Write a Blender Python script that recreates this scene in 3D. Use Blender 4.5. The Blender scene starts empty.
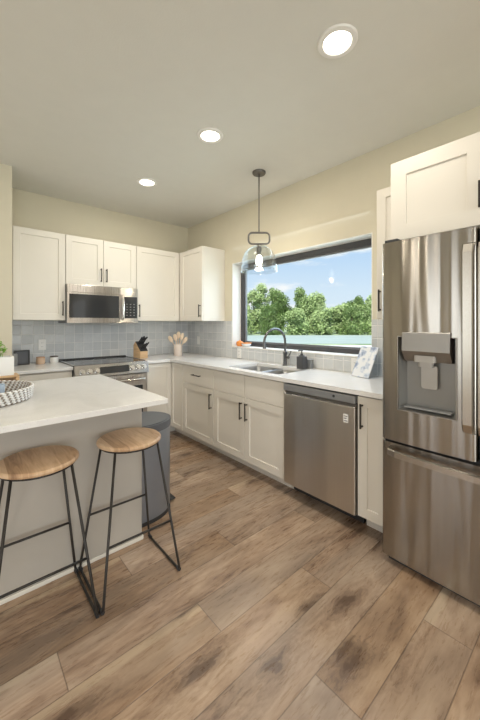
import bpy, bmesh, math, random
from mathutils import Vector, Matrix
random.seed(7)
PI = math.pi
S = bpy.context.scene
COL = S.collection
D = bpy.data

# ---------------------------------------------------------------- camera
cam_d = D.cameras.new('camera')
cam = D.objects.new('camera', cam_d)
COL.objects.link(cam)
S.camera = cam
cam.location = (-2.5316, -4.0547, 1.3303)
cam.rotation_euler = (PI/2, 0, math.radians(-41.2394))
cam_d.sensor_fit = 'HORIZONTAL'
cam_d.sensor_width = 36
cam_d.lens = 319.8/480*36
cam_d.shift_y = -35.86/480
cam_d.clip_start = 0.05
cam_d.clip_end = 600

# ---------------------------------------------------------------- world, sun, daylight, fill lights, exposure
S.view_settings.view_transform = 'Standard'
S.view_settings.look = 'None'
S.view_settings.gamma = 1
S.view_settings.exposure = 0.62
S.view_settings.use_curve_mapping = False

def nd(nt, typ, **kw):
    n = nt.nodes.new(typ)
    for k, v in kw.items():
        if k == 'inp':
            for a, b in v.items():
                if hasattr(b, 'is_output'):
                    nt.links.new(b, n.inputs[a])
                else:
                    n.inputs[a].default_value = b
        else:
            setattr(n, k, v)
    return n

def ramp(nt, fac, stops, interp='LINEAR'):
    n = nt.nodes.new('ShaderNodeValToRGB')
    n.color_ramp.interpolation = interp
    e = n.color_ramp.elements
    while len(e) < len(stops): e.new(0.5)
    for i, (p, c) in enumerate(stops):
        e[i].position = p
        e[i].color = (c[0], c[1], c[2], 1) if hasattr(c, '__len__') else (c, c, c, 1)
    nt.links.new(fac, n.inputs[0])
    return n.outputs[0]

def mth(nt, op, a, b=None, c=None):
    n = nt.nodes.new('ShaderNodeMath'); n.operation = op
    for i, v in enumerate((a, b, c)):
        if v is None: continue
        if hasattr(v, 'is_output'): nt.links.new(v, n.inputs[i])
        else: n.inputs[i].default_value = v
    return n.outputs[0]

W = D.worlds.new('sky'); S.world = W
W.use_nodes = True
nt = W.node_tree; nt.nodes.clear()
tc = nd(nt, 'ShaderNodeTexCoord')
sp = nd(nt, 'ShaderNodeSeparateXYZ', inp={0: tc.outputs['Generated']})
grad = ramp(nt, sp.outputs[2], [(0.0, (.74, .84, .93)), (0.10, (.66, .80, .94)), (0.25, (.44, .65, .92)), (1, (.22, .42, .80))])
mp = nd(nt, 'ShaderNodeMapping', inp={0: tc.outputs['Generated']}); mp.inputs['Scale'].default_value = (2.6, 2.6, 11); mp.inputs['Location'].default_value = (0.35, 0.1, .35)
nz = nd(nt, 'ShaderNodeTexNoise', inp={'Vector': mp.outputs[0], 'Scale': 1.7, 'Detail': 8, 'Roughness': .58})
cl = ramp(nt, nz.outputs[0], [(.50, 0), (.62, 1)])
mx = nd(nt, 'ShaderNodeMix', data_type='RGBA', inp={0: cl, 6: grad, 7: (.93, .95, .97, 1)})
bg = nd(nt, 'ShaderNodeBackground', inp={0: mx.outputs[2], 1: 0.68})
ow = nd(nt, 'ShaderNodeOutputWorld', inp={0: bg.outputs[0]})

def light(name, kind, loc, rot, energy, color=(1, 1, 1), **kw):
    l = D.lights.new(name, kind); l.energy = energy; l.color = color
    for k, v in kw.items(): setattr(l, k, v)
    o = D.objects.new(name, l); COL.objects.link(o); o.location = loc; o.rotation_euler = rot
    return o
sun = light('sun', 'SUN', (0, 0, 20), (0, 0, 0), 3.7, (1, .96, .88), angle=.01)
sun.rotation_euler = Vector((.55, .28, -1.0)).to_track_quat('-Z', 'Y').to_euler()
# added fill lights, set at the invented openings behind the camera
light('rear_fill', 'AREA', (-3.0, -7.86, 1.25), (PI/2, 0, 0), 70, (.93, .97, 1), shape='RECTANGLE', size=3.4, size_y=2.1)
for wy in (-1.9, -3.6, -5.3):
    light('west_fill', 'AREA', (-6.36, wy, 1.4), (0, -PI/2, 0), 9, (.95, .97, 1), shape='RECTANGLE', size=1.9, size_y=.75)  # added bright upright panels for the fridge front to reflect

light('daylight_kitchen', 'AREA', (.32, -1.91, 1.85), (0, math.radians(52), 0), 16, (.68, .83, 1), shape='RECTANGLE', size=1.1, size_y=1.75)
for lx, ly in ((-4.6, -2.0), (-4.6, -4.2), (-4.6, -6.2), (-1.6, -6.0)):
    light('living_room_fill', 'AREA', (lx, ly, 2.70), (0, 0, 0), 9, (1, .88, .72), shape='DISK', size=.13)  # added fill lamps, out of view, brightening what the steel fronts reflect

# ---------------------------------------------------------------- helpers
def tag(o, label, cat=None, group=None, kind=None):
    if label: o['label'] = label
    if cat: o['category'] = cat
    if group: o['group'] = group
    if kind: o['kind'] = kind
    return o

def empty(name, loc, rz=0.0, label=None, cat=None, group=None, kind=None):
    o = D.objects.new(name, None); COL.objects.link(o)
    o.empty_display_size = .05
    o.location = loc; o.rotation_euler = (0, 0, rz)
    return tag(o, label, cat, group, kind)

def obj(name, bm, mat, parent=None, smooth=False, loc=None, rot=None, auto=None):
    bmesh.ops.recalc_face_normals(bm, faces=bm.faces[:])
    me = D.meshes.new(name); bm.to_mesh(me); bm.free()
    o = D.objects.new(name, me); COL.objects.link(o)
    for m in (mat if isinstance(mat, (list, tuple)) else [mat]): me.materials.append(m)
    if smooth:
        for p in me.polygons: p.use_smooth = True
        if auto is not None:
            ang = math.radians(auto)
            b2 = bmesh.new(); b2.from_mesh(me)
            for e in b2.edges:
                if len(e.link_faces) == 2 and e.calc_face_angle(0) > ang: e.smooth = False
            b2.to_mesh(me); b2.free()
    if parent: o.parent = parent
    if loc: o.location = loc
    if rot: o.rotation_euler = rot
    return o

def B(): return bmesh.new()

def box(bm, x0, x1, y0, y1, z0, z1, bev=0.0, seg=2, M=None):
    r = bmesh.ops.create_cube(bm, size=1)
    vs = r['verts']
    for v in vs:
        v.co = Vector(((x0+x1)/2 + v.co.x*(x1-x0), (y0+y1)/2 + v.co.y*(y1-y0), (z0+z1)/2 + v.co.z*(z1-z0)))
    if M is not None:
        for v in vs: v.co = M @ v.co
    if bev > 0:
        es = list({e for v in vs for e in v.link_edges})
        bmesh.ops.bevel(bm, geom=es, offset=bev, segments=seg, affect='EDGES', profile=.5)
    return bm

def tube(bm, pts, r, seg=10, closed=False, cap=True, rfun=None):
    P = [Vector(p) for p in pts]; n = len(P)
    rings = []
    prev = None
    for i in range(n):
        if closed: t = (P[(i+1) % n] - P[i-1]).normalized()
        elif i == 0: t = (P[1]-P[0]).normalized()
        elif i == n-1: t = (P[-1]-P[-2]).normalized()
        else: t = ((P[i+1]-P[i]).normalized() + (P[i]-P[i-1]).normalized()).normalized()
        if prev is None:
            a = Vector((0, 0, 1)) if abs(t.z) < .9 else Vector((1, 0, 0))
            u = t.cross(a).normalized()
        else:
            u = (prev - t*prev.dot(t)).normalized()
        prev = u; w = t.cross(u)
        rr = rfun(i) if rfun else r
        rings.append([bm.verts.new(P[i] + u*math.cos(2*PI*k/seg)*rr + w*math.sin(2*PI*k/seg)*rr) for k in range(seg)])
    m = n if closed else n-1
    for i in range(m):
        a, b = rings[i], rings[(i+1) % n]
        for k in range(seg): bm.faces.new((a[k], a[(k+1) % seg], b[(k+1) % seg], b[k]))
    if not closed and cap:
        bm.faces.new(rings[0]); bm.faces.new(rings[-1][::-1])
    return bm

def rnd_path(pts, r, n=5, closed=False):
    """polyline with rounded corners"""
    P = [Vector(p) for p in pts]; out = []
    N = len(P)
    for i in range(N):
        if not closed and i in (0, N-1): out.append(P[i]); continue
        a, b, c = P[i-1], P[i], P[(i+1) % N]
        d1 = (a-b); d2 = (c-b)
        q = min(r, d1.length*.49, d2.length*.49)
        s = b + d1.normalized()*q; e = b + d2.normalized()*q
        for k in range(n+1):
            t = k/n
            out.append(s*(1-t)**2 + b*2*t*(1-t) + e*t*t)
    return out

def lathe(bm, prof, seg=32, c=(0, 0, 0), sx=1, sy=1):
    rings = []
    for (r, z) in prof:
        if r < 1e-6: rings.append([bm.verts.new((c[0], c[1], c[2]+z))])
        else: rings.append([bm.verts.new((c[0]+r*sx*math.cos(2*PI*k/seg), c[1]+r*sy*math.sin(2*PI*k/seg), c[2]+z)) for k in range(seg)])
    for a, b in zip(rings, rings[1:]):
        for k in range(seg):
            k2 = (k+1) % seg
            if len(a) == 1 and len(b) == 1: continue
            if len(a) == 1: bm.faces.new((a[0], b[k2], b[k]))
            elif len(b) == 1: bm.faces.new((a[k], a[k2], b[0]))
            else: bm.faces.new((a[k], a[k2], b[k2], b[k]))
    return bm

def slab(bm, xs, ys, keep, z0, z1, axis='z'):
    """grid slab with holes; axis is the thin direction"""
    V = {}
    def vert(i, j, s):
        k = (i, j, s)
        if k not in V:
            a, b, c = xs[i], ys[j], (z0, z1)[s]
            co = {'z': (a, b, c), 'x': (c, a, b), 'y': (a, c, b)}[axis]
            V[k] = bm.verts.new(co)
        return V[k]
    nx, ny = len(xs)-1, len(ys)-1
    K = lambda i, j: 0 <= i < nx and 0 <= j < ny and keep(i, j)
    for i in range(nx):
        for j in range(ny):
            if not K(i, j): continue
            for s in (0, 1):
                bm.faces.new([vert(i, j, s), vert(i+1, j, s), vert(i+1, j+1, s), vert(i, j+1, s)])
            for (di, dj, p, q) in ((-1, 0, (i, j), (i, j+1)), (1, 0, (i+1, j), (i+1, j+1)), (0, -1, (i, j), (i+1, j)), (0, 1, (i, j+1), (i+1, j+1))):
                if not K(i+di, j+dj):
                    bm.faces.new([vert(*p, 0), vert(*q, 0), vert(*q, 1), vert(*p, 1)])
    return bm

def prism(bm, poly, z0, z1, M=None):
    a = [bm.verts.new((p[0], p[1], z0)) for p in poly]; b = [bm.verts.new((p[0], p[1], z1)) for p in poly]
    n = len(poly)
    bm.faces.new(a[::-1]); bm.faces.new(b)
    for i in range(n): bm.faces.new((a[i], a[(i+1) % n], b[(i+1) % n], b[i]))
    if M is not None:
        for v in a+b: v.co = M @ v.co
    return bm

def rrect(w, h, r, n=5, cx=0, cy=0):
    out = []
    for (sx, sy, a0) in ((1, 1, 0), (-1, 1, 90), (-1, -1, 180), (1, -1, 270)):
        for k in range(n+1):
            a = math.radians(a0 + 90*k/n)
            out.append((cx+sx*(w/2-r)+r*math.cos(a), cy+sy*(h/2-r)+r*math.sin(a)))
    return out

# ---------------------------------------------------------------- materials
def newmat(name):
    m = D.materials.new(name); m.use_nodes = True
    nt = m.node_tree
    return m, nt, nt.nodes['Principled BSDF']

def mat(name, col, rough=.5, metal=0, var=.04, vscale=8, bump=0, bscale=60, stretch=None, spec=.5, coat=0, trans=0, emis=None, es=0, ior=1.5):
    m, nt, b = newmat(name)
    g = nd(nt, 'ShaderNodeTexCoord')
    vec = g.outputs['Object']
    if stretch:
        mp = nd(nt, 'ShaderNodeMapping', inp={0: vec}); mp.inputs['Scale'].default_value = stretch; vec = mp.outputs[0]
    nz = nd(nt, 'ShaderNodeTexNoise', inp={'Vector': vec, 'Scale': vscale, 'Detail': 3})
    lo = [max(0, c*(1-var)) for c in col]; hi = [min(1, c*(1+var)) for c in col]
    c = ramp(nt, nz.outputs[0], [(.3, lo), (.7, hi)])
    nt.links.new(c, b.inputs['Base Color'])
    b.inputs['Roughness'].default_value = rough; b.inputs['Metallic'].default_value = metal
    b.inputs['Specular IOR Level'].default_value = spec; b.inputs['IOR'].default_value = ior
    b.inputs['Coat Weight'].default_value = coat; b.inputs['Transmission Weight'].default_value = trans
    if bump:
        n2 = nd(nt, 'ShaderNodeTexNoise', inp={'Vector': vec, 'Scale': bscale, 'Detail': 2})
        bp = nd(nt, 'ShaderNodeBump', inp={'Height': n2.outputs[0], 'Strength': bump, 'Distance': .01})
        nt.links.new(bp.outputs[0], b.inputs['Normal'])
    if emis:
        b.inputs['Emission Color'].default_value = (*emis, 1); b.inputs['Emission Strength'].default_value = es
    return m

M_wall = mat('warm_wall_paint', (.63, .58, .455), .85, var=.01, bump=.05, bscale=180)
M_ceil = mat('ceiling_paint', (.71, .70, .65), .9, var=.01, bump=.08, bscale=140)
M_white = mat('white_trim_paint', (.82, .80, .76), .45, var=.01)
M_cab = mat('cream_cabinet_paint', (.73, .69, .615), .38, var=.012, vscale=3)
M_isl = mat('greige_island_paint', (.44, .405, .355), .5, var=.012, vscale=3)
M_black = mat('black_metal', (.030, .026, .022), .42, .3)
M_bronze = mat('dark_bronze', (.045, .038, .032), .4, .7)
M_blackgl = mat('black_glass', (.03, .031, .033), .08, var=0)
M_blackpl = mat('black_plastic', (.03, .03, .031), .5)
M_greypl = mat('grey_plastic', (.24, .245, .25), .45)
M_frame = mat('window_frame_black', (.055, .055, .06), .45)
M_steelsink = mat('satin_steel', (.50, .50, .50), .28, 1, var=.05, bump=.02)
M_chrome = mat('polished_steel', (.72, .71, .69), .16, 1, var=.02)
M_plate = mat('white_plastic', (.80, .79, .76), .4, var=.01)
M_ceramic = mat('white_ceramic', (.80, .79, .76), .35, var=.02)
M_beigecer = mat('blush_ceramic', (.70, .60, .52), .5, var=.03)
M_clay = mat('terracotta_glaze', (.42, .25, .15), .5, var=.12, vscale=30)
M_leaf = mat('fresh_leaf', (.20, .42, .05), .5, var=.35, vscale=30)
M_orange = mat('orange_glaze', (.80, .28, .06), .4, var=.1)
M_bulb = mat('bulb_glow', (1, .93, .8), .3, emis=(1, .90, .72), es=9)
M_lens = mat('downlight_lens', (1, .96, .9), .3, emis=(1, .93, .82), es=5.5)
M_blue = mat('pale_blue_glaze', (.50, .60, .72), .4, var=.06)
M_spoon = mat('pale_wood', (.66, .52, .38), .6, var=.15, stretch=(4, 4, 1), vscale=12)
M_knob_w = mat('knife_block_wood', (.60, .40, .22), .5, var=.18, stretch=(1, 1, 8), vscale=10)
M_soil = mat('soil', (.06, .04, .03), .9, var=.3)

def steel(name, col, rough, wave=.35, wscale=5.0):
    m, nt, b = newmat(name)
    g = nd(nt, 'ShaderNodeTexCoord')
    mp = nd(nt, 'ShaderNodeMapping', inp={0: g.outputs['Object']}); mp.inputs['Scale'].default_value = (1, 1, .008)
    n1 = nd(nt, 'ShaderNodeTexNoise', inp={'Vector': mp.outputs[0], 'Scale': 420, 'Detail': 2})
    mp2 = nd(nt, 'ShaderNodeMapping', inp={0: g.outputs['Object']}); mp2.inputs['Scale'].default_value = (1, 1, .05)
    n2 = nd(nt, 'ShaderNodeTexNoise', inp={'Vector': mp2.outputs[0], 'Scale': wscale, 'Detail': 1})
    c = ramp(nt, n1.outputs[0], [(.3, [k*.975 for k in col]), (.7, [k*1.025 for k in col])])
    nt.links.new(c, b.inputs['Base Color'])
    b.inputs['Metallic'].default_value = 1
    rr = ramp(nt, n1.outputs[0], [(.3, rough*.95), (.7, rough*1.05)])
    nt.links.new(rr, b.inputs['Roughness'])
    b.inputs['Anisotropic'].default_value = .9
    b.inputs['Anisotropic Rotation'].default_value = .25
    tg = nd(nt, 'ShaderNodeTangent', direction_type='RADIAL', axis='Z')
    nt.links.new(tg.outputs[0], b.inputs['Tangent'])
    b1 = nd(nt, 'ShaderNodeBump', inp={'Height': n2.outputs[0], 'Strength': wave, 'Distance': .05})
    b2 = nd(nt, 'ShaderNodeBump', inp={'Height': n1.outputs[0], 'Strength': .008, 'Distance': .002, 'Normal': b1.outputs[0]})
    nt.links.new(b2.outputs[0], b.inputs['Normal'])
    return m
M_steel = steel('brushed_stainless', (.36, .335, .30), .21, .17, 11)
M_steel_dw = steel('brushed_stainless_light', (.60, .57, .53), .30, .20, 7)
M_steel2 = steel('brushed_stainless_plain', (.50, .47, .44), .28, .08, 5)

def glass(name, tint=(1, 1, 1), refl=1.0, base=.0):
    m = D.materials.new(name); m.use_nodes = True; nt = m.node_tree; nt.nodes.clear()
    lw = nd(nt, 'ShaderNodeLayerWeight', inp={'Blend': .5})
    f = mth(nt, 'ADD', mth(nt, 'MULTIPLY', mth(nt, 'POWER', lw.outputs[1], 3.5), refl), base)
    tr = nd(nt, 'ShaderNodeBsdfTransparent', inp={0: (*tint, 1)})
    gl = nd(nt, 'ShaderNodeBsdfGlossy', inp={0: (1, 1, 1, 1), 'Roughness': .02})
    mx = nd(nt, 'ShaderNodeMixShader', inp={0: f, 1: tr.outputs[0], 2: gl.outputs[0]})
    nd(nt, 'ShaderNodeOutputMaterial', inp={0: mx.outputs[0]})
    return m
M_pane = glass('window_glass', (.98, .99, .985), .12, .003)
M_shade = glass('clear_shade_glass', (.92, .94, .95), .6, .06)
M_acryl = glass('clear_acrylic', (.93, .95, .96), .6, .05)

def quartz():
    m, nt, b = newmat('white_quartz')
    g = nd(nt, 'ShaderNodeTexCoord')
    n1 = nd(nt, 'ShaderNodeTexNoise', inp={'Vector': g.outputs['Object'], 'Scale': 3, 'Detail': 6, 'Distortion': 1.2})
    n2 = nd(nt, 'ShaderNodeTexNoise', inp={'Vector': g.outputs['Object'], 'Scale': 160, 'Detail': 2})
    c1 = ramp(nt, n1.outputs[0], [(.35, (.74, .73, .71)), (.5, (.79, .78, .76)), (.65, (.76, .75, .73))])
    c2 = ramp(nt, n2.outputs[0], [(.30, (.9, .9, .9)), (.42, (1, 1, 1))])
    mx = nd(nt, 'ShaderNodeMix', data_type='RGBA', blend_type='MULTIPLY', inp={0: 1.0, 6: c1, 7: c2})
    nt.links.new(mx.outputs[2], b.inputs['Base Color'])
    b.inputs['Roughness'].default_value = .16
    return m
M_quartz = quartz()

def tiles():
    m, nt, b = newmat('glazed_square_tile')
    g = nd(nt, 'ShaderNodeNewGeometry')
    s = nd(nt, 'ShaderNodeSeparateXYZ', inp={0: g.outputs['Position']})
    T = .1016
    u = mth(nt, 'DIVIDE', mth(nt, 'SUBTRACT', s.outputs[0], s.outputs[1]), T)
    v = mth(nt, 'DIVIDE', mth(nt, 'SUBTRACT', s.outputs[2], .914), T)
    fu = mth(nt, 'FRACT', u); fv = mth(nt, 'FRACT', v)
    iu = mth(nt, 'FLOOR', u); iv = mth(nt, 'FLOOR', v)
    idv = nd(nt, 'ShaderNodeCombineXYZ', inp={0: iu, 1: iv})
    wn = nd(nt, 'ShaderNodeTexWhiteNoise', noise_dimensions='3D', inp={0: idv.outputs[0]})
    du = mth(nt, 'ABSOLUTE', mth(nt, 'SUBTRACT', fu, .5)); dv = mth(nt, 'ABSOLUTE', mth(nt, 'SUBTRACT', fv, .5))
    dd = mth(nt, 'MAXIMUM', du, dv)
    grout = ramp(nt, dd, [(.468, 0), (.480, 1)])
    n1 = nd(nt, 'ShaderNodeTexNoise', inp={'Vector': g.outputs['Position'], 'Scale': 22, 'Detail': 3})
    ad = mth(nt, 'ADD', mth(nt, 'MULTIPLY', wn.outputs[0], .65), mth(nt, 'MULTIPLY', n1.outputs[0], .5))
    tcg = ramp(nt, ad, [(.2, (.515, .53, .54)), (.6, (.58, .595, .60)), (.95, (.65, .66, .66))])
    mx = nd(nt, 'ShaderNodeMix', data_type='RGBA', inp={0: grout, 6: tcg, 7: (.72, .71, .69, 1)})
    nt.links.new(mx.outputs[2], b.inputs['Base Color'])
    rg = ramp(nt, grout, [(0, .10), (1, .8)])
    nt.links.new(rg, b.inputs['Roughness'])
    # each tile tilts a little + hand-made ripples
    w2 = nd(nt, 'ShaderNodeSeparateColor', inp={0: wn.outputs[1]})
    tilt = mth(nt, 'ADD', mth(nt, 'MULTIPLY', mth(nt, 'SUBTRACT', w2.outputs[0], .5), fu), mth(nt, 'MULTIPLY', mth(nt, 'SUBTRACT', w2.outputs[1], .5), fv))
    h = mth(nt, 'ADD', mth(nt, 'MULTIPLY', tilt, .5), mth(nt, 'MULTIPLY', n1.outputs[0], .55))
    edge = ramp(nt, dd, [(.45, 1), (.485, 0)])
    h2 = mth(nt, 'MULTIPLY', h, edge)
    h3 = mth(nt, 'ADD', h2, mth(nt, 'MULTIPLY', edge, .25))
    bp = nd(nt, 'ShaderNodeBump', inp={'Height': h3, 'Strength': .7, 'Distance': .006})
    nt.links.new(bp.outputs[0], b.inputs['Normal'])
    return m
M_tile = tiles()

def floor_mat():
    m, nt, b = newmat('oak_plank_floor')
    g = nd(nt, 'ShaderNodeTexCoord')
    s = nd(nt, 'ShaderNodeSeparateXYZ', inp={0: g.outputs['Object']})
    PWD, PL = .185, 1.5
    v = mth(nt, 'DIVIDE', mth(nt, 'ADD', s.outputs[1], 2.775+18.5), PWD)
    row = mth(nt, 'FLOOR', v); fv = mth(nt, 'FRACT', v)
    rn = nd(nt, 'ShaderNodeTexWhiteNoise', noise_dimensions='1D'); nt.links.new(mth(nt, 'ADD', row, 3.7), rn.inputs['W'])
    u = mth(nt, 'ADD', mth(nt, 'DIVIDE', mth(nt, 'ADD', s.outputs[0], 1.68), PL), mth(nt, 'MULTIPLY', mth(nt, 'SUBTRACT', row, 99), .37))
    # the row nearest the island seam keeps its joint where the photo shows it
    col_ = mth(nt, 'FLOOR', u); fu = mth(nt, 'FRACT', u)
    pid = nd(nt, 'ShaderNodeCombineXYZ', inp={0: row, 1: col_})
    wn = nd(nt, 'ShaderNodeTexWhiteNoise', noise_dimensions='3D', inp={0: pid.outputs[0]})
    off = nd(nt, 'ShaderNodeVectorMath', operation='SCALE', inp={0: wn.outputs[1], 'Scale': 30})
    pos = nd(nt, 'ShaderNodeVectorMath', operation='ADD', inp={0: g.outputs['Object'], 1: off.outputs[0]})
    mpa = nd(nt, 'ShaderNodeMapping', inp={0: pos.outputs[0]}); mpa.inputs['Scale'].default_value = (1.3, 4.5, 1)
    broad = nd(nt, 'ShaderNodeTexNoise', inp={'Vector': mpa.outputs[0], 'Scale': 1.6, 'Detail': 5, 'Roughness': .62, 'Distortion': .35})
    mpb = nd(nt, 'ShaderNodeMapping', inp={0: pos.outputs[0]}); mpb.inputs['Scale'].default_value = (5, 32, 1)
    fine = nd(nt, 'ShaderNodeTexNoise', inp={'Vector': mpb.outputs[0], 'Scale': 2.2, 'Detail': 4, 'Roughness': .65, 'Distortion': .4})
    # cathedral figure: contour lines of a slow field
    mpc = nd(nt, 'ShaderNodeMapping', inp={0: pos.outputs[0]}); mpc.inputs['Scale'].default_value = (1.3, 6.5, 1)
    fld = nd(nt, 'ShaderNodeTexNoise', inp={'Vector': mpc.outputs[0], 'Scale': .8, 'Detail': 1.5, 'Distortion': .5})
    cont = mth(nt, 'SINE', mth(nt, 'MULTIPLY', fld.outputs[0], 95))
    # knots
    mpk = nd(nt, 'ShaderNodeMapping', inp={0: pos.outputs[0]}); mpk.inputs['Scale'].default_value = (1.9, 5.2, 1)
    dn = nd(nt, 'ShaderNodeTexNoise', inp={'Vector': mpk.outputs[0], 'Scale': 4.5, 'Detail': 5, 'Roughness': .65})
    dn0 = nd(nt, 'ShaderNodeVectorMath', operation='SUBTRACT', inp={0: dn.outputs[1], 1: (.5, .5, .5)})
    mk = nd(nt, 'ShaderNodeVectorMath', operation='MULTIPLY_ADD', inp={0: dn0.outputs[0], 1: (.55, .55, 0), 2: mpk.outputs[0]})
    vo = nd(nt, 'ShaderNodeTexVoronoi', voronoi_dimensions='2D', inp={'Vector': mk.outputs[0], 'Scale': 1.0})
    vsel = nd(nt, 'ShaderNodeSeparateColor', inp={0: vo.outputs[1]})
    pick = ramp(nt, vsel.outputs[0], [(.60, 0), (.66, 1)])
    knot = mth(nt, 'MULTIPLY', ramp(nt, vo.outputs[0], [(.05, 1), (.11, .7), (.19, .25), (.45, 0)]), pick)
    t = mth(nt, 'MULTIPLY', broad.outputs[0], .74)
    t = mth(nt, 'ADD', t, mth(nt, 'MULTIPLY', cont, .028))
    rings = mth(nt, 'MULTIPLY', mth(nt, 'SINE', mth(nt, 'MULTIPLY', vo.outputs[0], 62)), ramp(nt, vo.outputs[0], [(.1, 1), (.7, 0)]))
    t = mth(nt, 'ADD', t, mth(nt, 'MULTIPLY', mth(nt, 'MULTIPLY', rings, pick), .055))
    blot = nd(nt, 'ShaderNodeTexNoise', inp={'Vector': mpc.outputs[0], 'Scale': 2.6, 'Detail': 4, 'Roughness': .6})
    t = mth(nt, 'ADD', t, mth(nt, 'MULTIPLY', mth(nt, 'SUBTRACT', blot.outputs[0], .5), .32))
    t = mth(nt, 'ADD', t, mth(nt, 'MULTIPLY', fine.outputs[0], .22))
    c = ramp(nt, t, [(.31, (.150, .092, .060)), (.42, (.285, .190, .127)), (.52, (.385, .268, .183)), (.66, (.50, .368, .262))])
    # sapwood strip along one edge of some boards
    sel = ramp(nt, nd(nt, 'ShaderNodeTexWhiteNoise', noise_dimensions='3D', inp={0: nd(nt, 'ShaderNodeVectorMath', operation='ADD', inp={0: pid.outputs[0], 1: (7.3, 2.1, 4)}).outputs[0]}).outputs[0], [(.50, 0), (.52, 1)])
    sap = mth(nt, 'MULTIPLY', ramp(nt, mth(nt, 'ADD', fv, mth(nt, 'MULTIPLY', mth(nt, 'SUBTRACT', broad.outputs[0], .5), .35)), [(.78, 0), (.84, 1)]), sel)
    c = nd(nt, 'ShaderNodeMix', data_type='RGBA', inp={0: mth(nt, 'MULTIPLY', sap, .6), 6: c, 7: (.56, .44, .31, 1)}).outputs[2]
    grey = nd(nt, 'ShaderNodeMix', data_type='RGBA', inp={0: mth(nt, 'MULTIPLY', ramp(nt, fld.outputs[0], [(.42, 0), (.66, 1)]), .45), 6: c, 7: (.34, .27, .21, 1)})
    pl = nd(nt, 'ShaderNodeSeparateColor', inp={0: wn.outputs[1]})
    br = nd(nt, 'ShaderNodeHueSaturation', inp={'Color': grey.outputs[2], 'Saturation': mth(nt, 'ADD', mth(nt, 'MULTIPLY', pl.outputs[1], .25), .88), 'Value': mth(nt, 'ADD', mth(nt, 'MULTIPLY', pl.outputs[2], .26), .88)})
    kn = nd(nt, 'ShaderNodeMix', data_type='RGBA', inp={0: mth(nt, 'MULTIPLY', knot, .85), 6: br.outputs[0], 7: (.085, .05, .033, 1)})
    ev = mth(nt, 'MINIMUM', fv, mth(nt, 'SUBTRACT', 1, fv)); eu = mth(nt, 'MULTIPLY', mth(nt, 'MINIMUM', fu, mth(nt, 'SUBTRACT', 1, fu)), PL/PWD)
    e = mth(nt, 'MINIMUM', ev, eu)
    seam = ramp(nt, e, [(.0, 1), (.006, .9), (.016, 0)])
    fin = nd(nt, 'ShaderNodeMix', data_type='RGBA', inp={0: mth(nt, 'MULTIPLY', seam, .6), 6: kn.outputs[2], 7: (.06, .04, .028, 1)})
    nt.links.new(fin.outputs[2], b.inputs['Base Color'])
    rg = ramp(nt, fine.outputs[0], [(.3, .24), (.7, .36)])
    nt.links.new(rg, b.inputs['Roughness'])
    hh = mth(nt, 'SUBTRACT', mth(nt, 'MULTIPLY', fine.outputs[0], .25), seam)
    bp = nd(nt, 'ShaderNodeBump', inp={'Height': hh, 'Strength': .25, 'Distance': .002})
    nt.links.new(bp.outputs[0], b.inputs['Normal'])
    return m
M_floor = floor_mat()

def seat_wood():
    m, nt, b = newmat('acacia_seat_wood')
    g = nd(nt, 'ShaderNodeTexCoord')
    oi = nd(nt, 'ShaderNodeObjectInfo')
    sh = nd(nt, 'ShaderNodeVectorMath', operation='SCALE', inp={0: oi.outputs['Location'], 'Scale': 3.1})
    ps = nd(nt, 'ShaderNodeVectorMath', operation='ADD', inp={0: g.outputs['Object'], 1: sh.outputs[0]})
    s = nd(nt, 'ShaderNodeSeparateXYZ', inp={0: g.outputs['Object']})
    v = mth(nt, 'FLOOR', mth(nt, 'DIVIDE', mth(nt, 'ADD', s.outputs[0], 5.02), .062))
    wn = nd(nt, 'ShaderNodeTexWhiteNoise', noise_dimensions='1D', inp={'W': v})
    off = nd(nt, 'ShaderNodeVectorMath', operation='SCALE', inp={0: wn.outputs[1], 'Scale': 9})
    pos = nd(nt, 'ShaderNodeVectorMath', operation='ADD', inp={0: ps.outputs[0], 1: off.outputs[0]})
    mp = nd(nt, 'ShaderNodeMapping', inp={0: pos.outputs[0]}); mp.inputs['Scale'].default_value = (26, 3, 3)
    nz = nd(nt, 'ShaderNodeTexNoise', inp={'Vector': mp.outputs[0], 'Scale': 2, 'Detail': 5, 'Distortion': .8})
    t = mth(nt, 'ADD', mth(nt, 'MULTIPLY', nz.outputs[0], .7), mth(nt, 'MULTIPLY', wn.outputs[0], .45))
    c = ramp(nt, t, [(.28, (.26, .145, .075)), (.5, (.50, .32, .185)), (.75, (.66, .47, .30))])
    nt.links.new(c, b.inputs['Base Color'])
    b.inputs['Roughness'].default_value = .42
    return m
M_seat = seat_wood()

def basket_mat():
    m, nt, b = newmat('woven_seagrass')
    g = nd(nt, 'ShaderNodeTexCoord')
    s = nd(nt, 'ShaderNodeSeparateXYZ', inp={0: g.outputs['Object']})
    a = mth(nt, 'ARCTAN2', s.outputs[1], s.outputs[0])
    k = mth(nt, 'FLOOR', mth(nt, 'DIVIDE', s.outputs[2], .0135))
    w = mth(nt, 'SINE', mth(nt, 'ADD', mth(nt, 'MULTIPLY', a, 52), mth(nt, 'MULTIPLY', k, 1.5)))
    c = ramp(nt, mth(nt, 'ADD', mth(nt, 'MULTIPLY', w, .5), .5), [(.18, (.30, .26, .22)), (.38, (.62, .60, .57)), (.7, (.76, .76, .75))])
    nt.links.new(c, b.inputs['Base Color']); b.inputs['Roughness'].default_value = .85
    return m
M_basket = basket_mat()

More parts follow.
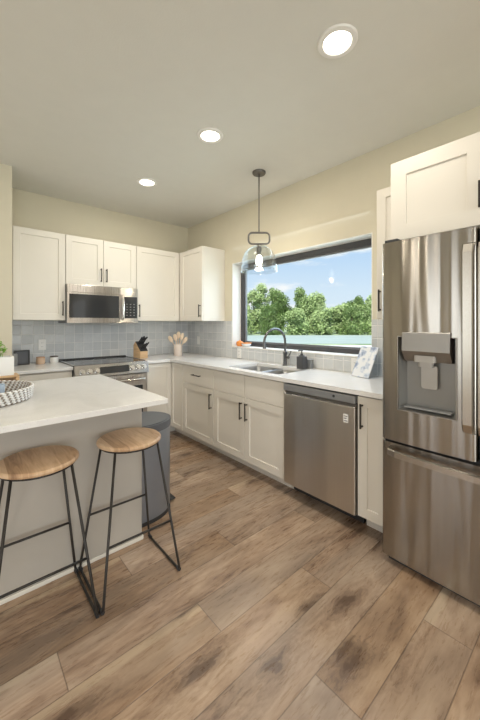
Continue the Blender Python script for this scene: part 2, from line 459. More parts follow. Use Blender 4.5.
def floral():
    m, nt, b = newmat('blue_floral_print')
    g = nd(nt, 'ShaderNodeTexCoord')
    v = nd(nt, 'ShaderNodeTexVoronoi', inp={'Vector': g.outputs['Object'], 'Scale': 15})
    n = nd(nt, 'ShaderNodeTexNoise', inp={'Vector': g.outputs['Object'], 'Scale': 34, 'Detail': 3})
    t = mth(nt, 'ADD', mth(nt, 'MULTIPLY', v.outputs[0], .55), mth(nt, 'MULTIPLY', n.outputs[0], .6))
    c = ramp(nt, t, [(.38, (.24, .30, .44)), (.50, (.50, .57, .68)), (.60, (.74, .76, .79))])
    nt.links.new(c, b.inputs['Base Color']); b.inputs['Roughness'].default_value = .5
    return m
M_floral = floral()

# ================================================================ ROOM SHELL
H = 2.745
ZC = .914
XL = -2.1565          # left end of the back run / return wall
W0, W1, WZ0, WZ1 = -2.805, -1.019, 1.047, 2.080

f = B(); box(f, -6.7, .2, -8.2, .2, -.12, 0)
tag(obj('floor', f, M_floor), 'wide oak plank floor with dark knots running parallel to the range wall', kind='structure')
f = B(); box(f, -6.7, .2, -8.2, .2, H, H+.15)
tag(obj('ceiling', f, M_ceil), 'flat painted ceiling over the kitchen', kind='structure')
f = B(); slab(f, [-8.2, W0, W1, .2], [0, WZ0, WZ1, H], lambda i, j: not (i == 1 and j == 1), 0, .2, axis='x')
tag(obj('wall_right', f, M_wall), 'warm beige wall with the wide window over the sink', kind='structure')
f = B(); box(f, XL-.021, 0, 0, .2, 0, H)
tag(obj('wall_back', f, M_wall), 'warm beige wall behind the range and microwave', kind='structure')
f = B(); box(f, -6.7, XL-.021, -.55, .2, 0, H)
tag(obj('wall_left', f, M_wall), 'beige return wall at the left end of the range run', kind='structure')
# unseen room behind the camera; glazed openings added for fill and reflections
wys = [-8.2, -5.7, -4.9, -4.0, -3.2, -2.3, -1.5, -.55]
f = B(); slab(f, wys, [0, .45, 2.35, H], lambda i, j: not (j == 1 and i in (1, 3, 5)), -6.7, -6.5, axis='x')
tag(obj('wall_west', f, M_wall), None, kind='structure')
f = B(); slab(f, [-6.5, -4.7, -1.3, 0], [0, 2.3, H], lambda i, j: not (i == 1 and j == 0), -8.2, -8.0, axis='y')
tag(obj('wall_rear', f, M_wall), None, kind='structure')
def added_glazing(name, axis, a0, a1, z0, z1, c, mull=0):
    w = empty(name, (0, 0, 0), kind='structure')
    fr = B(); t = .05
    def bb(p0, p1, q0, q1, e=.03):
        if axis == 'x': box(fr, c-e, c+e, p0, p1, q0, q1)
        else: box(fr, p0, p1, c-e, c+e, q0, q1)
    bb(a0, a0+t, z0, z1); bb(a1-t, a1, z0, z1); bb(a0+t, a1-t, z0, z0+t); bb(a0+t, a1-t, z1-t, z1)
    for k in range(mull):
        m_ = a0+(a1-a0)*(k+1)/(mull+1); bb(m_-t/2, m_+t/2, z0+t, z1-t)
    obj('window_frame', fr, M_frame, w)
    g = B()
    if axis == 'x': box(g, c-.004, c+.004, a0+t, a1-t, z0+t, z1-t)
    else: box(g, a0+t, a1-t, c-.004, c+.004, z0+t, z1-t)
    obj('pane', g, M_pane, w)
for k, wy in enumerate((-5.3, -3.6, -1.9)):
    added_glazing('window_%d' % (k+2), 'x', wy-.4, wy+.4, .45, 2.35, -6.6)  # added windows, out of view, tall to give streak reflections on the fridge
added_glazing('door_1', 'y', -4.7, -1.3, 0, 2.3, -8.1, 1)  # added glass door, out of view, framing the rear fill light

# kitchen window
win = empty('window_1', (0, 0, 0), label='wide black framed picture window above the sink', kind='structure')
fr = B(); a = .138
t = .066; tb_ = .058
box(fr, a, .19, W0, W0+t, WZ0, WZ1, .003); box(fr, a, .19, W1-t, W1, WZ0, WZ1, .003)
box(fr, a, .19, W0+t, W1-t, WZ1-t, WZ1, .003); box(fr, a, .19, W0+t, W1-t, WZ0+.014, WZ0+tb_, .003)
obj('window_frame', fr, M_frame, win)
fr = B(); i = .016
y0, y1, z0, z1 = W0+t, W1-t, WZ0+tb_, WZ1-t
box(fr, a+.014, .18, y0, y0+i, z0, z1); box(fr, a+.014, .18, y1-i, y1, z0, z1)
box(fr, a+.014, .18, y0+i, y1-i, z1-i, z1); box(fr, a+.014, .18, y0+i, y1-i, z0, z0+i)
M_sash = mat('sash_grey', (.17, .17, .175), .5)
obj('sash', fr, M_sash, win)
g = B(); box(g, .160, .166, y0+i, y1-i, z0+i, z1-i); obj('pane', g, M_pane, win)
s_ = B(); box(s_, -.004, .178, W0-.0, W1+.0, WZ0+.0005, WZ0+.0135, .002)
obj('window_sill', s_, M_white, win)
s_ = B(); box(s_, .002, a, W1-.008, W1-.0005, WZ0+.014, WZ1-.0005); box(s_, .002, a, W0+.0005, W0+.008, WZ0+.014, WZ1-.0005); box(s_, .002, a, W0+.008, W1-.008, WZ1-.008, WZ1-.0005)
obj('jamb_lining', s_, M_white, win)

# backsplash tile fields
f = B(); box(f, XL-.020, -.0085, -.008, -.0005, ZC+.0005, 1.369)
tag(obj('trim_1', f, M_tile), 'square glazed grey tile backsplash behind the range', kind='structure')
f = B()
ys = [-3.21, W0, W1, -.0005]; zs = [ZC+.0005, WZ0-.001, 1.369]
slab(f, ys, zs, lambda i, j: not (i == 1 and j == 1), -.008, -.0005, axis='x')
tag(obj('trim_2', f, M_tile), 'square glazed tile backsplash below and beside the window', kind='structure')

# ================================================================ OUTSIDE
GZ = -1.2
def ground_mat():
    m, nt, b = newmat('grass_ground')
    g = nd(nt, 'ShaderNodeTexCoord')
    n = nd(nt, 'ShaderNodeTexNoise', inp={'Vector': g.outputs['Object'], 'Scale': .35, 'Detail': 6})
    c = ramp(nt, n.outputs[0], [(.35, (.18, .26, .12)), (.6, (.36, .44, .26))])
    nt.links.new(c, b.inputs['Base Color']); b.inputs['Roughness'].default_value = .9
    return m
f = B(); box(f, -60, 260, -120, 260, GZ-.2, GZ)
tag(obj('ground', f, ground_mat()), 'grassy ground outside the window', kind='structure')
fwd = Vector((.659, .752, 0)); rgt = Vector((.752, -.659, 0)); cp = Vector((-2.53, -4.05, 0))
def outp(px, dist): return cp + fwd*dist + rgt*((px-240)/319.8*dist)
def strip(name, d0, d1, z0, z1, m, label):
    f = B(); A = outp(100, d0); Bq = outp(520, d0); C_ = outp(520, d1); E_ = outp(100, d1)
    prism(f, [(p.x, p.y) for p in (A, Bq, C_, E_)], z0, z1)
    tag(obj(name, f, m), label, kind='structure')
strip('road', 33, 38, GZ, GZ+.03, mat('pale_gravel', (.66, .66, .62), .9, var=.12, vscale=2), 'pale gravel lane beyond the window')
strip('field', 41, 72, GZ, GZ+.03, mat('pale_bluegreen_field', (.34, .41, .38), .8, var=.08, vscale=.2), 'pale blue-green strip of open ground in front of the trees')

M_crown = [mat('foliage_a', (.34, .44, .18), .7, var=.45, vscale=1.3), mat('foliage_b', (.42, .53, .24), .7, var=.4, vscale=1.3), mat('foliage_c', (.24, .36, .15), .7, var=.45, vscale=1.3)]
M_bark = mat('bark', (.16, .12, .09), .9, var=.2)
def crown_mesh(seed, w, h):
    rnd = random.Random(seed); bm = B()
    blobs = []
    for k in range(22):
        a = rnd.uniform(0, 2*PI); z = rnd.uniform(.06, .90)
        rr = w*.5*math.sin(PI*min(.97, max(.2, z*.8+.14)))**.7*rnd.uniform(.15, .68)
        blobs.append((Vector((rr*math.cos(a), rr*math.sin(a), h*z)), rnd.uniform(.13, .21)*w))
    for c, r in blobs:
        q = bmesh.ops.create_icosphere(bm, subdivisions=1, radius=r*.6)
        for v in q['verts']:
            v.co *= rnd.uniform(.75, 1.15); v.co += c
    for k in range(5200):
        c, r = rnd.choice(blobs)
        d = Vector((rnd.gauss(0, 1), rnd.gauss(0, 1), rnd.gauss(0, .9)+.15)).normalized()
        p = c + d*r*rnd.uniform(.6, 1.3)
        p.x = max(-w*.5, min(w*.5, p.x)); p.y = max(-w*.5, min(w*.5, p.y)); p.z = max(.1, p.z)
        u = Vector((rnd.gauss(0, 1), rnd.gauss(0, 1), rnd.gauss(0, 1))).normalized()
        v = u.orthogonal().normalized(); s = rnd.uniform(.14, .34)
        bm.faces.new([bm.verts.new(p+u*s), bm.verts.new(p+v*s*.6), bm.verts.new(p-u*s), bm.verts.new(p-v*s*.6)])
    return bm
TR = []
front = [(212, 306), (240, 303), (268, 306), (296, 309), (324, 308), (352, 309), (380, 304)]
mid = [(226, 290), (254, 288), (280, 292), (309, 296), (337, 303), (365, 300), (394, 296)]
back = [(240, 291), (262, 284), (276, 286), (300, 288), (318, 292), (344, 300), (357, 291), (374, 296)]
for row, d0 in ((front, 75), (mid, 84), (back, 94)):
    for px, yt in row:
        d_ = d0+(px*7 % 5)*.3
        TR.append((px, d_, (325.5-yt)/319.8*d_+1.33-GZ, (px*3+d0) % 3))
rown = {0: 'front', 1: 'middle', 2: 'rear'}
ordn = ['first', 'second', 'third', 'fourth', 'fifth', 'sixth', 'seventh', 'eighth']
cnt = 0
crown_cache = {}
for ri, row in enumerate((front, mid, back)):
    for k in range(len(row)):
        px, dist, top, ci = TR[cnt]
        p = outp(px, dist)
        lab = ('light', 'bright', 'dark')[ci] + ' green leafy tree outside, %s from the left in the %s row' % (ordn[k], rown[ri])
        tr = empty('tree', (p.x, p.y, GZ), rz=cnt*1.7, label=lab, cat='tree', group='trees beyond the window')
        cr = obj('foliage', crown_mesh(cnt % 8+10, 7.0, top-.3), M_crown[ci], tr); cr.location = (0, 0, .05)
        tb = B(); tube(tb, [(0, 0, 0), (.1, .05, top*.3), (0, .1, top*.7)], .3, 8, rfun=lambda i: (.22, .17, .09)[i]); obj('trunk', tb, M_bark, tr)
        cnt += 1

# ================================================================ CABINETRY
def shaker(bm, w, h, t=.02, rail=.062, d=.008, x=0, z=0, y=0):
    """front at y-t, facing -y"""
    yf = y-t
    o = [(x, z), (x+w, z), (x+w, z+h), (x, z+h)]
    def ring(ins, yy): return [bm.verts.new((px, yy, pz)) for px, pz in ((x+ins, z+ins), (x+w-ins, z+ins), (x+w-ins, z+h-ins), (x+ins, z+h-ins))]
    bk = ring(0, y); r0 = ring(0, yf+.0015); r1 = ring(.0015, yf); r2 = ring(rail, yf); r3 = ring(rail+.0025, yf+d)
    for A, C_ in ((bk, r0), (r0, r1), (r1, r2), (r2, r3)):
        for k in range(4): bm.faces.new((A[k], A[(k+1) % 4], C_[(k+1) % 4], C_[k]))
    bm.faces.new(bk[::-1]); bm.faces.new(r3)
    return bm
def slabfront(bm, w, h, t=.02, x=0, z=0, y=0):
    return box(bm, x, x+w, y-t, y, z, z+h, .002, 1)
def pull(parent, x, z, L, vertical, yf):
    """bar pull, yf is the door face"""
    bm = B(); w = .0048
    if vertical:
        box(bm, x-w, x+w, yf-.034, yf-.024, z-L/2, z+L/2, .0015, 1)
        for s in (-1, 1): box(bm, x-w*.9, x+w*.9, yf-.026, yf, z+s*(L/2-.012)-w, z+s*(L/2-.012)+w, .001, 1)
    else:
        box(bm, x-L/2, x+L/2, yf-.034, yf-.024, z-w, z+w, .0015, 1)
        for s in (-1, 1): box(bm, x+s*(L/2-.012)-w, x+s*(L/2-.012)+w, yf-.026, yf, z-w*.9, z+w*.9, .001, 1)
    return obj('handle', bm, M_bronze, parent)
def carcass(bm, w, d, z0, z1, top=True, t=.018, x0=0, y0=0):
    """front opening at local y0-d ... wall side at y0 ; panels, open front"""
    box(bm, x0, x0+t, y0-d, y0, z0, z1); box(bm, x0+w-t, x0+w, y0-d, y0, z0, z1)
    box(bm, x0+t, x0+w-t, y0-d, y0, z0, z0+t); box(bm, x0+t, x0+w-t, y0-t*.5, y0, z0+t, z1)
    if top: box(bm, x0+t, x0+w-t, y0-d, y0, z1-t, z1)
    # face rail behind the doors closes the gaps
    box(bm, x0+t, x0+w-t, y0-d, y0-d+.012, z0+t, z1-(t if top else 0))
    return bm
GAP = .0024

def upper(name, loc, rz, w, z0, z1, d, doors, label, fill_l=0, name_cat='cabinet', rail=.062, group='cream shaker wall cabinets'):
    t = empty(name, (loc[0], loc[1], z0), rz, label, name_cat, group)
    h = z1-z0
    b = B(); carcass(b, w, d-.021, 0, h)
    if fill_l: box(b, 0, fill_l, -d+.001, -d+.021, 0, h)
    obj('body', b, M_cab, t)
    for (x0, x1, side) in doors:
        dr = B(); shaker(dr, x1-x0-2*GAP, h-.004, x=x0+GAP, z=.002, y=-d+.02, rail=rail)
        do = obj('door', dr, M_cab, t)
        if side: pull(do, x1-.03 if side == 'r' else x0+.03, .122, .15, True, -d)
    return t
GW = .002   # gap to wall
UT = 2.27
XA = -.938
XM = XA-.762
upper('wall_cabinet', (XL+.001, -GW, 0), 0, XM-XL-.002, 1.37, UT, .35-GW, [(0, XM-XL-.002, 'r')], 'tall cream wall cabinet at the far left, beside the microwave')
upper('wall_cabinet', (XM, -GW, 0), 0, .762, 1.751, UT, .35-GW, [(0, .381, 'r'), (.381, .762, 'l')], 'short two-door cream wall cabinet above the microwave')
upper('wall_cabinet', (XA+.001, -GW, 0), 0, -.352-XA, 1.37, UT, .35-GW, [(0, -.354-XA, 'l')], 'tall cream wall cabinet between the microwave and the corner')
R90 = -PI/2
upper('wall_cabinet', (-GW, -.352, 0), R90, .525, 1.37, UT, .35-GW, [(.03, .525, 'r')], 'cream wall cabinet beside the window with its white end panel showing', fill_l=.03)
upper('wall_cabinet', (-GW, -3.006, 0), R90, .205, 1.37, UT-.01, .35-GW, [(0, .205, 'l')], 'narrow cream wall cabinet between the window and the refrigerator')
t = upper('wall_cabinet', (-GW, -3.2215, 0), R90, .93, 1.812, 2.272, .625-GW, [(0, .466, None), (.466, .93, None)], 'deep cream wall cabinet above the refrigerator', rail=.085)
doors_ = [c for c in t.children if c.name.startswith('door')]
pull(doors_[0], .466-.03, .145, .13, True, -.625+GW); pull(doors_[1], .466+.03, .145, .13, True, -.625+GW)

def base(name, loc, rz, w, label, drawers, doors, d=.602, top=False, group='cream base cabinets'):
    """drawers: (x0,x1,z0,z1,handle) slab fronts; doors: (x0,x1,z0,z1,side)"""
    t = empty(name, (loc[0], loc[1], 0), rz, label, 'cabinet', group)
    b = B(); carcass(b, w, d, .110, ZC-.0315, top=False); obj('body', b, M_cab, t)
    k = B(); box(k, .001, w-.001, -d+.112, -d+.10, 0, .109)
    obj('toe_kick', k, M_cab, t)
    yf = -d-.0205
    for (x0, x1, z0, z1, hd) in drawers:
        bm = B(); slabfront(bm, x1-x0-2*GAP, z1-z0, x=x0+GAP, z=z0, y=-d-.0005); o = obj('drawer', bm, M_cab, t)
        if hd: pull(o, (x0+x1)/2, (z0+z1)/2+.01, .15, False, yf)
    for (x0, x1, z0, z1, sd) in doors:
        bm = B(); shaker(bm, x1-x0-2*GAP, z1-z0, x=x0+GAP, z=z0, y=-d-.0005); o = obj('door', bm, M_cab, t)
        if sd: pull(o, x1-.036 if sd == 'r' else x0+.036, z1-.118, .155, True, yf)
    return t
DZ = .672
base('base_cabinet', (XL+.002, -GW, 0), 0, XM-XL-.006, 'cream base cabinet left of the range, mostly behind the island', [(0, XM-XL-.006, DZ+.003, .872, True)], [(0, XM-XL-.006, .113, DZ, 'r')])
base('base_cabinet', (-GW, -.891, 0), R90, .586, 'cream base cabinet with one drawer over one door, nearest the corner', [(0, .586, DZ+.003, .872, True)], [(0, .586, .113, DZ, 'r')])
base('base_cabinet', (-GW, -1.479, 0), R90, .928, 'wide two-door cream sink cabinet next to the dishwasher', [(0, .46, DZ+.003, .872, False), (.46, .928, DZ+.003, .872, False)], [(0, .46, .113, DZ, 'r'), (.46, .928, .113, DZ, 'l')])
base('base_cabinet', (-GW, -3.014, 0), R90, .2, 'narrow cream base cabinet between the dishwasher and the refrigerator', [], [(0, .2, .113, .872, 'l')])
# corner cabinet
t = empty('corner_cabinet', (-GW, -GW, 0), 0, 'cream corner base cabinet with two door leaves meeting in the inside corner', 'cabinet', 'cream base cabinets')
b = B()
ax = XA+GW+.004
slab(b, [ax, -.602, 0], [-.887, -.602, 0], lambda i, j: not (i == 0 and j == 0), .110, .133)
box(b, ax, ax+.018, -.602, 0, .133, ZC-.0315); box(b, -.602, 0, -.887, -.869, .133, ZC-.0315)
box(b, ax+.018, -.602, -.602, -.59, .133, ZC-.0315); box(b, -.602, -.59, -.869, -.602, .133, ZC-.0315)
obj('body', b, M_cab, t)
b = B(); box(b, ax, -.49, -.502, -.49, 0, .109); box(b, -.502, -.49, -.887, -.502, 0, .109); obj('toe_kick', b, M_cab, t)
b = B(); shaker(b, -.624-ax, .759, x=ax, z=.113, y=-.6025, rail=.05); obj('door', b, M_cab, t)
b = B(); shaker(b, .262, .759, x=0, z=.113, y=0, rail=.05)
o = obj('door', b, M_cab, t, loc=(-.6025, -.6235, 0), rot=(0, 0, R90))

# countertops
f = B(); slab(f, [XL-.020, XM-.002], [-.648, -.0005], lambda i, j: True, ZC-.03, ZC); bmesh.ops.bevel(f, geom=[e for e in f.edges], offset=.002, segments=1, affect='EDGES')
tag(obj('countertop', f, M_quartz), 'short white quartz countertop left of the range', 'countertop')
f = B(); xs = [XA+.002, -.648, -.545, -.125, -.0005]; ys = [-3.215, -2.275, -1.60, -.648, -.0005]
slab(f, xs, ys, lambda i, j: not ((i == 0 and j < 3) or (i == 2 and j == 1)), ZC-.03, ZC)
tag(obj('countertop', f, M_quartz), 'long white quartz countertop turning the corner and holding the sink', 'countertop')

# sink
sk = empty('sink', (-.335, -1.9375, ZC-.031), 0, 'double-bowl stainless undermount sink below the window', 'sink')
def bowl(y0, y1, dep):
    b = B(); x0, x1 = -.222, .222
    n = 6; prev = None; rings = []
    for (ins, z) in ((-.012, 0), (0, 0), (.004, -.01), (.010, -dep+.03), (.035, -dep), (.16, -dep-.004)):
        r = max(.01, .05-ins*.2)
        ins2 = min(ins, (y1-y0)/2-.03)
        pts = rrect((x1-x0)-2*ins2, (y1-y0)-2*ins2, min(r, (y1-y0)/2-ins2-.005), 5, 0, (y0+y1)/2)
        rings.append([b.verts.new((p[0], p[1], z)) for p in pts])
    for A, C_ in zip(rings, rings[1:]):
        for k in range(len(A)): b.faces.new((A[k], A[(k+1) % len(A)], C_[(k+1) % len(A)], C_[k]))
    b.faces.new(rings[-1])
    o = obj('bowl', b, M_steelsink, sk, smooth=True, auto=35)
    m_ = o.modifiers.new('s', 'SOLIDIFY'); m_.thickness = .0015; m_.offset = -1
    dr = B(); lathe(dr, [(0, .004), (.02, .004), (.038, .002), (.04, -.002), (0, -.004)], 20, (0, (y0+y1)/2, -dep-.001)); obj('drain', dr, M_chrome, o, smooth=True, auto=40)
bowl(.005, .345, .19); bowl(-.345, -.02, .17)

# faucet
M_gun = mat('gunmetal', (.15, .15, .15), .32, .8)
fc = empty('faucet', (-.075, -1.94, ZC), 0, 'black gooseneck faucet standing behind the sink', 'faucet')
b = B(); lathe(b, [(0, 0), (.027, 0), (.027, .006), (.021, .012), (.019, .014), (.019, .12), (.021, .125), (.021, .14), (.014, .146), (0, .146)], 24); obj('base', b, M_gun, fc, smooth=True, auto=40)
pts = [(0, 0, .14), (0, 0, .24)]
for k in range(1, 15):
    a = PI*k/14*1.03; pts.append((-.15+.15*math.cos(a), 0, .24+.13*math.sin(a)))
b = B(); tube(b, pts, .0115, 14); obj('neck', b, M_gun, fc, smooth=True, auto=50)
e_ = Vector(pts[-1]); b = B(); tube(b, [e_+Vector((-.001, 0, .004)), e_+Vector((.002, 0, -.015)), e_+Vector((.004, 0, -.042))], .015, 16, rfun=lambda i: (.013, .0155, .0175)[i]); obj('spray_head', b, M_gun, fc, smooth=True, auto=50)
b = B(); tube(b, [(0, -.018, .085), (0, -.046, .085)], .014, 16); tube(b, [(0, -.036, .09), (.012, -.05, .118), (.02, -.06, .15)], .006, 10); obj('lever', b, M_gun, fc, smooth=True, auto=50)

M_soap = mat('charcoal_plastic', (.075, .075, .078), .5)
sd = empty('soap_dispenser', (-.13, -2.19, ZC), 0, 'square black soap bottle with pump beside the faucet', 'soap dispenser')
b = B(); prism(b, rrect(.075, .075, .012, 4), .001, .115); prism(b, rrect(.05, .05, .02, 4), .115, .125); obj('bottle', b, M_soap, sd)
b = B(); lathe(b, [(0, 0), (.014, 0), (.014, .016), (.006, .018), (.006, .04), (.012, .041), (.012, .052), (0, .053)], 16, (0, 0, .125)); box(b, -.05, .004, -.006, .006, .166, .176, .002, 1); obj('pump', b, M_soap, sd, smooth=True, auto=40)
# small square caddy cup behind the bottle
b = B(); prism(b, rrect(.05, .06, .01, 4), 0, .085)
tag(obj('sponge_holder', b, M_greypl, loc=(-.06, -2.225, ZC)), 'small grey block behind the black soap bottle', 'sponge holder')

# recipe board on acrylic stand
bs = empty('display_stand', (-.11, -2.80, ZC), math.radians(-6), 'clear acrylic stand leaning against the tile beside the refrigerator', 'stand')
b = B(); prism(b, [(-.04, 0), (.095, 0), (.095, .205), (.085, .205), (.085, .01), (-.04, .01)], -.075, .075, Matrix.Rotation(PI/2, 4, 'X'))
obj('bracket', b, M_acryl, bs)
bk = B(); box(bk, -.004, .004, -.085, .085, 0, .26, .002, 1)
o = obj('printed_board', bk, M_floral, None); o.location = (-.18, -2.79, ZC+.003); o.rotation_euler = (0, math.radians(27), math.radians(-14))
tag(o, 'white board with a blue floral print leaning beside the refrigerator', 'book')

# ================================================================ RANGE
rg = empty('range', (XM+.003, -.012, 0), 0, 'stainless slide-in electric range with black glass cooktop', 'range')
RW = .756
b = B(); box(b, 0, RW, -.62, 0, .03, .905); obj('body', b, M_greypl, rg)
b = B(); box(b, 0, RW, -.62, -.03, .905, .922, .004, 2); obj('cooktop', b, M_blackgl, rg)
b = B(); box(b, 0, RW, -.03, 0, .905, .936, .004, 2); obj('rear_vent_trim', b, M_blackpl, rg)
for x0_ in (-.0015, RW-.012):
    b = B(); box(b, x0_, x0_+.0135, -.625, -.03, .9225, .9265, .001, 1); obj('edge_trim', b, M_chrome, rg)
for (x, y, r) in ((.2, -.2, .085), (.2, -.46, .10), (.56, -.2, .10), (.56, -.46, .085), (.38, -.14, .05)):
    b = B(); q = [(r*math.cos(2*PI*k/40)+x, r*math.sin(2*PI*k/40)+y, .9226) for k in range(40)]; tube(b, q, .0012, 6, closed=True); obj('burner_ring', b, M_greypl, rg)
# sloped control panel
b = B(); prism(b, [(-.62, .915), (-.655, .922), (-.690, .80), (-.62, .80)], 0, RW, Matrix(((0, 0, 1, 0), (1, 0, 0, 0), (0, 1, 0, 0), (0, 0, 0, 1))))
bmesh.ops.bevel(b, geom=[e for e in b.edges], offset=.004, segments=2, affect='EDGES')
cpn = obj('control_panel', b, mat('range_panel_steel', (.36, .345, .325), .26, 1, var=.03), rg)
nrm = Vector((0, -.122, .035)).normalized(); up = Vector((0, .035, .122)).normalized()
def onp(x, s): return Vector((x, -.690, .80)) + up*s
b = B(); Mx = Matrix.Translation(onp(.385, .062)) @ Matrix((( 1, 0, 0, 0), (0, up.y, nrm.y, 0), (0, up.z, nrm.z, 0), (0, 0, 0, 1)))
prism(b, rrect(.30, .07, .006), .0, .004, Mx); obj('display', b, M_blackgl, cpn)
for x in (.065, .135, .205, .565, .632, .70):
    b = B(); c0 = onp(x, .06)
    tube(b, [c0, c0+nrm*.010], .028, 24); tube(b, [c0+nrm*.010, c0+nrm*.012, c0+nrm*.034, c0+nrm*.037], .022, 24, rfun=lambda i: (.024, .024, .021, .018)[i])
    obj('knob', b, M_chrome, rg, smooth=True, auto=35)
b = B(); box(b, .004, RW-.004, -.655, -.621, .19, .79, .005, 2); od = obj('oven_door', b, M_steel2, rg)
b = B(); box(b, .06, RW-.06, -.659, -.654, .26, .66, .004, 1); obj('window', b, M_blackgl, od)
b = B(); hp = rnd_path([(.05, -.652, .735), (.05, -.715, .735), (RW-.05, -.715, .735), (RW-.05, -.652, .735)], .03); tube(b, hp, .013, 14); obj('handle', b, M_chrome, od, smooth=True, auto=50)
b = B(); box(b, .004, RW-.004, -.655, -.621, .05, .183, .005, 2); obj('drawer', b, M_steel2, rg)
b = B(); box(b, .02, RW-.02, -.58, -.05, 0, .05); obj('plinth', b, M_blackpl, rg)

# ================================================================ MICROWAVE
mw = empty('microwave', (XM+.002, -.004, 1.343), 0, 'stainless over-the-range microwave below the short wall cabinet', 'microwave')
MWW = .758; MH = .4065
b = B(); box(b, 0, MWW, -.365, 0, 0, MH); obj('body', b, M_greypl, mw)
b = B(); box(b, 0, MWW, -.398, -.365, MH-.085, MH, .004, 2); obj('vent_grille', b, M_steel2, mw)
b = B(); slab(b, [0, .018, .535, .565], [0, .055, .305, MH-.087], lambda i, j: not (i == 1 and j == 1), -.398, -.365, axis='y'); do = obj('door', b, M_steel2, mw)
b = B(); box(b, .018, .535, -.3965, -.385, .055, .305); obj('window', b, M_blackgl, do)
b = B(); tube(b, rnd_path([(.575, -.397, .04), (.572, -.437, .055), (.572, -.445, .16), (.572, -.437, .27), (.575, -.397, .285)], .04, 6), .011, 12); obj('handle', b, M_chrome, do, smooth=True, auto=50)
b = B(); slab(b, [.567, .592, .748, MWW], [0, .055, .305, MH-.087], lambda i, j: not (i == 1 and j == 1), -.398, -.365, axis='y'); cpn = obj('control_panel', b, M_steel2, mw)
b = B(); box(b, .592, .748, -.3975, -.385, .055, .305); obj('keypad', b, M_blackgl, cpn)
for r_ in range(5):
    for c_ in range(3):
        b = B(); box(b, .618+c_*.042, .634+c_*.042, -.3985, -.3972, .085+r_*.032, .095+r_*.032); obj('key_mark', b, M_sash, cpn)
b = B(); box(b, .02, MWW-.02, -.36, -.02, -.0, .0); b.free()

# ================================================================ DISHWASHER
dw = empty('dishwasher', (-.02, -2.411, 0), R90, 'stainless dishwasher between the sink cabinet and the narrow cabinet', 'dishwasher')
DWW = .596
b = B(); box(b, .004, DWW-.004, -.59, 0, .101, .87); obj('body', b, M_blackpl, dw)
b = B(); box(b, .002, DWW, -.622, -.59, .108, .795, .005, 2); o = obj('door', b, M_steel_dw, dw)
b = B(); slab(b, [.400+.115, .400+.150], [.69, .745], lambda i, j: True, -.6232, -.622, axis='y'); sx_ = obj('sticker', b, M_plate, o)
for k in range(3):
    b = B(); box(b, .519, .545-.006*(k % 2), -.6237, -.6231, .699+k*.015, .705+k*.015); obj('sticker_line', b, M_greypl, sx_)
# pocket handle : bright lip then recessed throat
b = B(); prism(b, [(-.622, .795), (-.622, .8), (-.600, .818), (-.60, .795)], .002, DWW, Matrix(((0, 0, 1, 0), (1, 0, 0, 0), (0, 1, 0, 0), (0, 0, 0, 1)))); obj('handle_lip', b, M_chrome, dw)
b = B(); box(b, .002, DWW, -.626, -.585, .822, .872, .004, 2); o = obj('control_strip', b, mat('strip_grey', (.30, .305, .31), .35, .5), dw)
b = B(); lathe(b, [(0, 0), (.009, 0), (.009, .002), (0, .002)], 16); obj('power_button', b, M_blackpl, o, loc=(.445, -.6255, .848), rot=(PI/2, 0, 0))
b = B(); box(b, .004, DWW-.004, -.500, -.47, .012, .10)
obj('toe_kick', b, M_blackpl, dw)
for x in (.05, DWW-.05):
    b = B(); lathe(b, [(0, 0), (.016, 0), (.016, .012), (.008, .014), (.008, .1), (0, .1)], 12, (x, -.455, 0)); obj('foot', b, M_blackpl, dw)

# ================================================================ REFRIGERATOR
FX, FY = -.7416, -3.222
fg = empty('refrigerator', (-.03, FY, 0), R90, 'stainless french-door refrigerator with ice and water dispenser', 'refrigerator')
FW = .908
yF = FX+.03            # local y of door face
b = B(); box(b, .004, FW-.004, yF+.075, 0, .03, 1.765, .004, 1); obj('body', b, M_greypl, fg)
def bowed(bm, x0, x1, zs, depth, bow=.008, r=.022, hole=None, n=14):
    """door with rounded vertical edges and slightly bowed face, hole=(xa,xb,za,zb)"""
    xs = [x0+r + (x1-x0-2*r)*k/n for k in range(n+1)]
    if hole:
        xs += [hole[0], hole[1]]; xs = sorted(set(round(x, 5) for x in xs))
        zs = sorted(set(list(zs)+[hole[2], hole[3]]))
    def fy(x):
        u = (x-(x0+x1)/2)/((x1-x0)/2); return yF + bow*u*u - bow*.6
    prof = [(x0, yF+depth)]
    for k in range(5):
        a = PI/2*k/5; prof.append((x0+r-r*math.cos(a), fy(x0+r)+r-r*math.sin(a)))
    i0 = len(prof)
    prof += [(x, fy(x)) for x in xs]
    for k in range(1, 6):
        a = PI/2*k/5; prof.append((x1-r+r*math.sin(a), fy(x1-r)+r-r*math.cos(a)))
    prof.append((x1, yF+depth))
    rows = [[bm.verts.new((p[0], p[1], z)) for p in prof] for z in zs]
    for j in range(len(zs)-1):
        for i in range(len(prof)-1):
            if hole and prof[i][0] >= hole[0]-1e-4 and prof[i+1][0] <= hole[1]+1e-4 and zs[j] >= hole[2]-1e-4 and zs[j+1] <= hole[3]+1e-4 and i >= i0: continue
            bm.faces.new((rows[j][i], rows[j][i+1], rows[j+1][i+1], rows[j+1][i]))
        bm.faces.new((rows[j][-1], rows[j][0], rows[j+1][0], rows[j+1][-1]))
    bm.faces.new(rows[0][::-1]); bm.faces.new(rows[-1])
    return fy
b = B()
hx0, hx1, hz0, hz1 = .096, .363, .872, 1.262
SPL = .446
fy = bowed(b, 0, SPL, [.692, 1.782], .07, hole=(hx0, hx1, hz0, hz1))
ld = obj('door', b, M_steel, fg, smooth=True, auto=30)
b = B(); bowed(b, SPL+.008, FW, [.692, 1.782], .07); rd = obj('door', b, M_steel, fg, smooth=True, auto=30)
